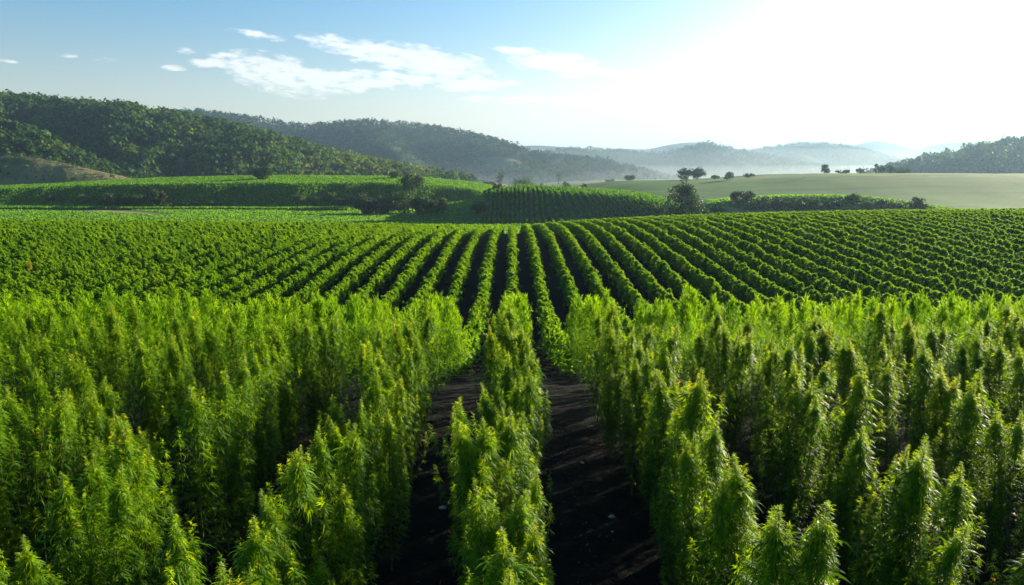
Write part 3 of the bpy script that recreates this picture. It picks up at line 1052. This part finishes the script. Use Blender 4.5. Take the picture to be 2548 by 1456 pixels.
# ------------------------------------------------------------------ single trees and shrubs
def tree(px, top, bottom, wpx, d, kind, label, name='tree', cat='tree', shape='round', seed=0, trunk=0.25, nleaf=None, group=None):
    r = np.random.default_rng(1000 + seed)
    if d < 260:
        dd_ = np.linspace(0.85 * d, 1.25 * d, 120)
        uu, vv = pix(px, bottom)
        err = np.abs(CAM_Z + vv * dd_ - ground_h(uu * dd_, dd_)) / dd_ + 2e-5 * np.abs(dd_ - d)
        d = float(dd_[np.argmin(err)])
    x, y, z0 = on_ground(px, d)
    _, vt = pix(px, top)
    _, vb = pix(px, bottom)
    top_z = CAM_Z + vt * d
    if CAM_Z + vb * d - z0 > 10:
        z0 = CAM_Z + vb * d - 2
    h = max(top_z - z0, (vt - vb) * d * 0.9, 0.8)
    R = wpx * 5.77e-4 * d * 0.61
    root = obj(name, None, loc=(x, y, z0 - 0.05))
    tag(root, label, cat, group)
    ch0 = h * trunk
    cz = (h + ch0) * 0.5
    rz = (h - ch0) * 0.5
    # trunk and limbs
    acc = Acc()
    bend = r.normal(size=2) * 0.04 * h
    tr = np.linspace(0, 1, 7)
    r0 = max(0.035 * h, 0.05)
    pts = np.stack([bend[0] * tr ** 2, bend[1] * tr ** 2, tr * h * 0.8], -1)
    acc.add(*tube(pts, r0 * (1 - 0.8 * tr), 7))
    for q in range(7):
        f = r.uniform(0.25, 0.85)
        p = np.array([bend[0] * f * f, bend[1] * f * f, f * h * 0.8])
        az = r.uniform(0, 6.28)
        L = R * r.uniform(0.5, 0.8)
        e = np.linspace(0, 1, 4)
        lim = p + np.stack([cos(az) * L * e, sin(az) * L * e, L * 0.6 * e ** 1.5], -1)
        acc.add(*tube(lim, r0 * 0.4 * (1 - 0.75 * e), 5))
    V, F, _ = acc.get()
    obj('trunk', mesh_np('trunk', V, F, smooth=True), M_BARK, root)
    # crown: leaf clumps on a lumpy shell and inside
    nc = 34 if shape != 'flat' else 26
    dd = norm(r.normal(size=(nc, 3)))
    rad = 0.35 + 0.5 * r.random(nc) ** 0.5
    cc = dd * rad[:, None] * np.array([R, R, rz])
    cc[:, 2] += cz
    if shape == 'flat':
        cc[:, 2] = h * 0.78 + cc[:, 2] * 0.0 + dd[:, 2] * h * 0.1
        cc[:, :2] *= 1.15
    if shape == 'tall':
        cc[:, :2] *= (1.0 - 0.45 * (cc[:, 2:3] / h))
    cr_ = (0.30 + 0.18 * r.random(nc)) * min(R, rz * 1.3)
    nl = nleaf or int(np.clip(2600 * (wpx / 60.0), 500, 3600))
    ci = r.integers(0, nc, nl)
    e = norm(r.normal(size=(nl, 3)))
    P = cc[ci] + e * (cr_[ci] * (0.45 + 0.6 * r.random(nl)))[:, None] * np.array([1, 1, 0.8])
    P[:, 2] = np.maximum(P[:, 2], 0.08)
    nv = norm(e + 0.8 * r.normal(size=(nl, 3)))
    a1 = norm(np.cross(nv, r.normal(size=(nl, 3))))
    a2 = np.cross(nv, a1)
    sz = np.clip(0.05 * math.sqrt(R * h) + 0.05, 0.09, 0.34) * (0.6 + 0.8 * r.random(nl)) * (0.85 if nl > 2000 else 1.1)
    V, F = quads_from(P, a1, a2, sz * 0.7, sz)
    T = np.clip(0.45 + 0.16 * r.normal(size=nc)[ci] + 0.12 * r.normal(size=nl), 0, 1)
    obj('crown', mesh_np('crown', V, F, tint=np.repeat(T, 4)), TREE_COL[kind], root)
    return root


TREES = [
    # px, top, bottom, width, distance, colour, label, name, shape, trunk
    (1700, 455, 531, 80, 158, 'dark', 'large broad dark tree standing at the sunward edge of the ribbed knoll', 'tree', 'round', 0.04),
    (1025, 431, 484, 56, 236, 'dark', 'tall round-crowned tree rising above the dark thicket beside the long rise', 'tree', 'round', 0.12),
    (905, 478, 533, 52, 204, 'dark', 'tallest narrow tree at the forest-side end of the dark thicket', 'tree', 'tall', 0.03),
    (950, 487, 533, 64, 201, 'dark', 'dark rounded tree second from the forest-side end of the thicket', 'tree', 'round', 0.02),
    (1004, 473, 532, 62, 199, 'mid', 'lighter green full tree in the middle of the thicket', 'tree', 'round', 0.02),
    (1047, 490, 531, 46, 197, 'dark', 'dark low tree on the sunward side of the light tree in the thicket', 'tree', 'round', 0.02),
    (1077, 498, 530, 44, 196, 'dark', 'small bushy tree near the sunward end of the thicket', 'tree', 'round', 0.02),
    (1102, 490, 530, 26, 194, 'yellow', 'thin yellowish tree closing the sunward end of the thicket', 'tree', 'tall', 0.06),
    (930, 508, 534, 60, 196, 'dark', 'low dark bush at the foot of the thicket trees', 'bush', 'round', 0.0),
    (1191, 502, 533, 32, 178, 'dark', 'small round dark tree alone beside the ribbed knoll', 'tree', 'round', 0.06),
    (1238, 456, 474, 20, 224, 'brown', 'small brownish bush on the crest of the ribbed knoll', 'bush', 'round', 0.1),
    (983, 425, 448, 26, 322, 'mid', 'small round tree peeping over the long rise next to the tall tree', 'tree', 'round', 0.15),
    (653, 415, 442, 36, 312, 'dark', 'lone dark oval tree on the crest of the long rise', 'tree', 'round', 0.12),
    (1244, 422, 444, 17, 620, 'dark', 'narrow hazy tree alone in the valley under the pale slope', 'tree', 'round', 0.1),
    (1300, 434, 470, 56, 410, 'mid', 'large hazy round tree behind the crest of the ribbed knoll', 'tree', 'round', 0.04),
    (1206, 446, 461, 18, 450, 'mid', 'first of two low hazy trees beyond the end of the long rise', 'tree', 'round', 0.05),
    (1222, 445, 461, 18, 452, 'mid', 'second low hazy tree beyond the end of the long rise, nearer the sun', 'tree', 'round', 0.05),
    (1348, 451, 472, 18, 330, 'dark', 'small dark tree just past the large hazy tree', 'tree', 'tall', 0.1),
    (1377, 458, 473, 14, 325, 'mid', 'tiny bush between two hazy trees over the knoll crest', 'bush', 'round', 0.0),
    (1405, 450, 474, 32, 335, 'mid', 'rounded hazy tree behind the middle of the knoll crest', 'tree', 'round', 0.05),
    (1454, 456, 475, 22, 330, 'dark', 'small dark tree behind the sunward part of the knoll crest', 'tree', 'round', 0.08),
    (1390, 423, 438, 17, 820, 'mid', 'faint distant tree in the mist above the knoll', 'tree', 'round', 0.1),
    (1567, 441, 459, 27, 520, 'mid', 'faint tree at the edge of the bright valley mist', 'tree', 'round', 0.1),
    (1519, 451, 459, 26, 540, 'mid', 'low faint bushes line at the misty field corner', 'bush', 'round', 0.0),
    (1706, 420, 455, 33, 424, 'dark', 'tall hazy tree of the touching pair above the big tree', 'tree', 'round', 0.08),
    (1738, 419, 454, 33, 424, 'dark', 'hazy tree of the touching pair, on its sunward side', 'tree', 'round', 0.08),
    (1809, 446, 465, 15, 400, 'dark', 'smaller of two joined little trees on the hazy farmland', 'tree', 'round', 0.12),
    (1818, 440, 465, 16, 400, 'dark', 'taller of two joined little trees on the hazy farmland', 'tree', 'round', 0.12),
    (1863, 431, 443, 28, 425, 'dark', 'wide low tree on the skyline of the hazy farmland', 'tree', 'round', 0.05),
    (1780, 443, 454, 24, 426, 'mid', 'low faint bush between the hazy pair and little trees', 'bush', 'round', 0.0),
    (2052, 406, 433, 20, 425, 'mid', 'tall upright hazy tree alone on the farmland skyline', 'tree', 'tall', 0.05),
    (2058, 420, 433, 12, 424, 'dark', 'small dark bush at the foot of the tall upright hazy tree', 'bush', 'round', 0.0),
    (2097, 422, 431, 36, 428, 'mid', 'wide faint low grove past the upright hazy tree', 'tree', 'round', 0.0),
    (2141, 418, 431, 20, 430, 'mid', 'small round hazy tree in front of faint farmyard trees', 'tree', 'round', 0.05),
    (2179, 404, 430, 10, 426, 'mid', 'very thin tall tree in the hazy skyline group', 'tree', 'tall', 0.05),
    (2194, 411, 430, 19, 427, 'dark', 'dark round tree next to the thin tall skyline tree', 'tree', 'round', 0.04),
    (2214, 410, 430, 21, 426, 'dark', 'second dark round tree of the skyline group', 'tree', 'round', 0.04),
    (2234, 419, 430, 14, 425, 'mid', 'smallest rounded tree of the skyline group', 'tree', 'round', 0.04),
    (2253, 418, 431, 32, 430, 'mid', 'flat wide tree ending the skyline group towards the sun', 'tree', 'round', 0.0),
    (1852, 473, 506, 56, 214, 'dark', 'broad spreading tree at the near end of the shrubby bank', 'tree', 'round', 0.15),
    (2288, 491, 517, 40, 158, 'brown', 'olive brown round bush at the far edge of the hemp field', 'bush', 'round', 0.03),
    (47, 223, 243, 14, 592, 'dark', 'lone dark tree sticking up on the forested skyline', 'tree', 'round', 0.12),
    (80, 231, 246, 24, 592, 'dark', 'second tree on the forested skyline beside the lone one', 'tree', 'round', 0.05),
    (120, 486, 502, 22, 232, 'brown', 'small brown bush at the start of the meadow hedge', 'bush', 'round', 0.0),
    (157, 494, 503, 34, 232, 'brown', 'low tan bush on the meadow hedge line', 'bush', 'round', 0.0),
    (203, 483, 508, 32, 231, 'yellow', 'yellow-green loose shrub next to the low tan bush', 'shrub', 'round', 0.0),
    (268, 481, 514, 60, 230, 'dark', 'largest dark shrub at the foot of the long rise', 'shrub', 'round', 0.0),
    (309, 484, 513, 36, 228, 'dark', 'dark shrub wedged between the largest and the golden shrub', 'shrub', 'round', 0.0),
    (338, 484, 513, 34, 226, 'yellow', 'golden green round shrub beside the dark hedge shrubs', 'shrub', 'round', 0.0),
    (374, 466, 512, 34, 234, 'dark', 'tallest dark shrub of the meadow hedge', 'shrub', 'tall', 0.05),
    (399, 473, 514, 20, 233, 'brown', 'thin brownish shrub beside the tallest hedge shrub', 'shrub', 'tall', 0.1),
    (400, 503, 515, 60, 226, 'yellow', 'low spreading yellowish bush under the brownish shrub', 'bush', 'round', 0.0),
    (468, 500, 515, 46, 232, 'dark', 'low dark brush on the shaded foot of the rise', 'bush', 'round', 0.0),
    (519, 501, 516, 32, 228, 'yellow', 'bright yellow-green bush alone at the foot of the rise', 'bush', 'round', 0.0),
    (557, 502, 515, 20, 228, 'yellow', 'little yellowish bush just past the bright bush', 'bush', 'round', 0.0),
    (706, 506, 518, 22, 226, 'yellow', 'small pale bush midway along the rise foot', 'bush', 'round', 0.0),
    (740, 484, 502, 26, 246, 'yellow', 'yellow shrub partway up the shaded slope', 'shrub', 'round', 0.0),
    (775, 488, 508, 26, 242, 'mid', 'green shrub below the yellow slope shrub', 'shrub', 'round', 0.0),
    (798, 503, 518, 30, 225, 'yellow', 'rounded yellowish bush at the slope foot near the thicket', 'bush', 'round', 0.0),
    (820, 478, 500, 26, 248, 'yellow', 'upper golden shrub on the slope near the thicket', 'shrub', 'round', 0.0),
    (845, 492, 516, 34, 232, 'mid', 'green shrub close to the forest-side end of the thicket', 'shrub', 'round', 0.0),
    (872, 484, 508, 30, 240, 'yellow', 'yellow-green shrub touching the thicket on the slope', 'shrub', 'round', 0.0),
    (1905, 490, 520, 34, 196, 'mid', 'first dark shrub along the shrubby bank', 'shrub', 'round', 0.0),
    (1945, 495, 522, 40, 194, 'dark', 'dark wide shrub on the face of the bank', 'shrub', 'round', 0.0),
    (1990, 497, 522, 40, 193, 'dark', 'dark shrub in the middle of the bank face', 'shrub', 'round', 0.0),
    (2035, 494, 521, 34, 195, 'mid', 'green shrub halfway along the bank', 'shrub', 'round', 0.0),
    (2080, 500, 521, 36, 193, 'dark', 'low dark shrub beyond the middle of the bank', 'shrub', 'round', 0.0),
    (2130, 482, 508, 34, 203, 'mid', 'round shrub standing on top of the bank', 'shrub', 'round', 0.0),
    (2165, 500, 520, 26, 194, 'yellow', 'small yellowish shrub on the bank face', 'shrub', 'round', 0.0),
    (2205, 496, 518, 36, 196, 'mid', 'hazy shrub near the sunward end of the bank', 'shrub', 'round', 0.0),
    (2240, 504, 518, 26, 196, 'mid', 'last low shrub at the sunward end of the bank', 'shrub', 'round', 0.0),
    (1790, 512, 527, 36, 190, 'dark', 'dark low shrub in front of the tan bank', 'shrub', 'round', 0.0),
    (1872, 500, 526, 26, 191, 'mid', 'shrub at the end of the tan bank', 'shrub', 'round', 0.0),
    (1640, 508, 530, 50, 176, 'mid', 'green shrub at the foot of the knoll by the large tree', 'shrub', 'round', 0.0),
    (1745, 515, 531, 50, 162, 'mid', 'low bush beside the trunk of the large tree', 'bush', 'round', 0.0),
]
for i, (px, tp, bt, w, d, kind, label, name, shape, trunk) in enumerate(TREES):
    tree(px, tp, bt, w, d, kind, label, name, 'tree' if name == 'tree' else 'bush', shape, seed=i, trunk=trunk)


# ------------------------------------------------------------------ small things: a withered plant, pale stones, straw on the soil
def withered():
    r = np.random.default_rng(55)
    u, v = pix(82, 663)
    d = 46.0
    x = round(u * d / ROW) * ROW
    z = float(ground_h(np.array([x]), np.array([d]))[0])
    root = tag(obj('withered_plant', None, loc=(x, d, z)), 'yellowed withered plant standing out in the green field', 'plant')
    fol, sp, wood, rr = plant_skeleton(77)
    k = sp[0].shape[0]
    P, D, U = sp[0][8:], sp[1][8:], sp[2][8:]
    V, F, T = leaflets(P, D, U, np.full(len(P), 0.17), r.random(len(P)), 5, r)
    obj('foliage', mesh_np('foliage', V * np.array([1.2, 1.2, 0.86]), F, tint=T), M_YELLOW, root)
    V, F = tube(wood[0][0] * np.array([1, 1, 0.86]), wood[0][1], 6)
    obj('stem', mesh_np('stem', V, F, smooth=True), M_STEM, root)


withered()


def stone(px, py, size, label, seed):
    r = np.random.default_rng(seed)
    u, v = pix(px, py)
    d = CAM_Z / -v
    import bmesh
    bm = bmesh.new()
    bmesh.ops.create_icosphere(bm, subdivisions=3, radius=1.0)
    off = r.normal(size=3) * 5
    for vt in bm.verts:
        c = vt.co
        k = 1 + 0.28 * sin(c.x * 3 + off[0]) * cos(c.y * 2.6 + off[1]) + 0.14 * sin(c.z * 6 + off[2] + c.x * 4)
        vt.co = (c.x * k * size, c.y * k * size * 0.75, c.z * k * size * 0.5)
    me = bpy.data.meshes.new('stone')
    bm.to_mesh(me)
    bm.free()
    x, y = u * d, d
    z = float(ground_h(np.array([x]), np.array([y]))[0])
    tag(obj('stone', me, M_STONE, loc=(x, y, z + size * 0.25)), label, 'stone', 'pale stones on the soil')


stone(1101, 1271, 0.045, 'pale flat stone on the dark soil between middle row and forest-side row', 1)
stone(1522, 1292, 0.04, 'pale round stone on the dark soil on the sunward side of the middle row', 2)
stone(1523, 1330, 0.016, 'tiny white pebble just before the pale round stone', 3)
stone(1449, 1155, 0.03, 'small grey stone lying farther up the sunward soil lane', 4)


def litter():
    r = np.random.default_rng(66)
    n = 700
    k = r.choice([-2, -1, 0, 1], n)
    x = (k + 0.5) * ROW + 0.03 + r.normal(size=n) * 0.3
    y = r.uniform(2.5, 13, n)
    z = ground_h(x, y) + 0.012
    a = r.uniform(0, pi, n)
    L = 0.008 + 0.06 * r.random(n) ** 3
    D = np.stack([np.cos(a), np.sin(a), 0.15 * r.normal(size=n)], -1)
    S1 = np.stack([-np.sin(a), np.cos(a), 0 * a], -1)
    V, F = quads_from(np.stack([x, y, z], -1), D, S1, 0.004 + 0.008 * r.random(n), L)
    tag(obj('straw', mesh_np('straw', V, F), M_STRAW), 'dry straw scattered on the soil', kind='stuff')


litter()


# ------------------------------------------------------------------ air
HAZE = 0.00019
MIST = 0.0003


def air_box(name, x0, x1, yz, dens, colour, aniso):
    """closed volume: the outline yz in the y-z plane drawn out from x0 to x1"""
    n = len(yz)
    V = [(x0, y, z) for y, z in yz] + [(x1, y, z) for y, z in yz]
    F = [tuple(range(n - 1, -1, -1)), tuple(range(n, 2 * n))] + [(i, (i + 1) % n, n + (i + 1) % n, n + i) for i in range(n)]
    me = bpy.data.meshes.new(name)
    me.from_pydata(V, [], F)
    me.update()
    m = bpy.data.materials.new(name)
    m.use_nodes = True
    nt = m.node_tree
    nt.nodes.clear()
    out = nd(nt, 'ShaderNodeOutputMaterial')
    pv = nd(nt, 'ShaderNodeVolumePrincipled')
    pv.inputs['Color'].default_value = (*colour, 1)
    pv.inputs['Density'].default_value = dens
    pv.inputs['Anisotropy'].default_value = aniso
    nt.links.new(pv.outputs[0], out.inputs['Volume'])
    tag(obj(name, me, m), kind='stuff')


air_box('haze', -26000, 26000, [(-2500, -80), (19000, -80), (19000, 240), (-2500, 240)], HAZE, (0.32, 0.49, 0.70), 0.36)
air_box('mist', -9000, 9000, [(640, -70), (3300, -70), (3300, 95), (2300, 95), (1500, 46), (1000, 14), (640, -8)], MIST * 0.5, (0.66, 0.74, 0.80), 0.35)
air_box('mist', -8990, 8990, [(650, -69), (3290, -69), (3290, 34), (2000, 34), (1400, 18), (650, -9)], MIST * 0.9, (0.66, 0.74, 0.80), 0.35)
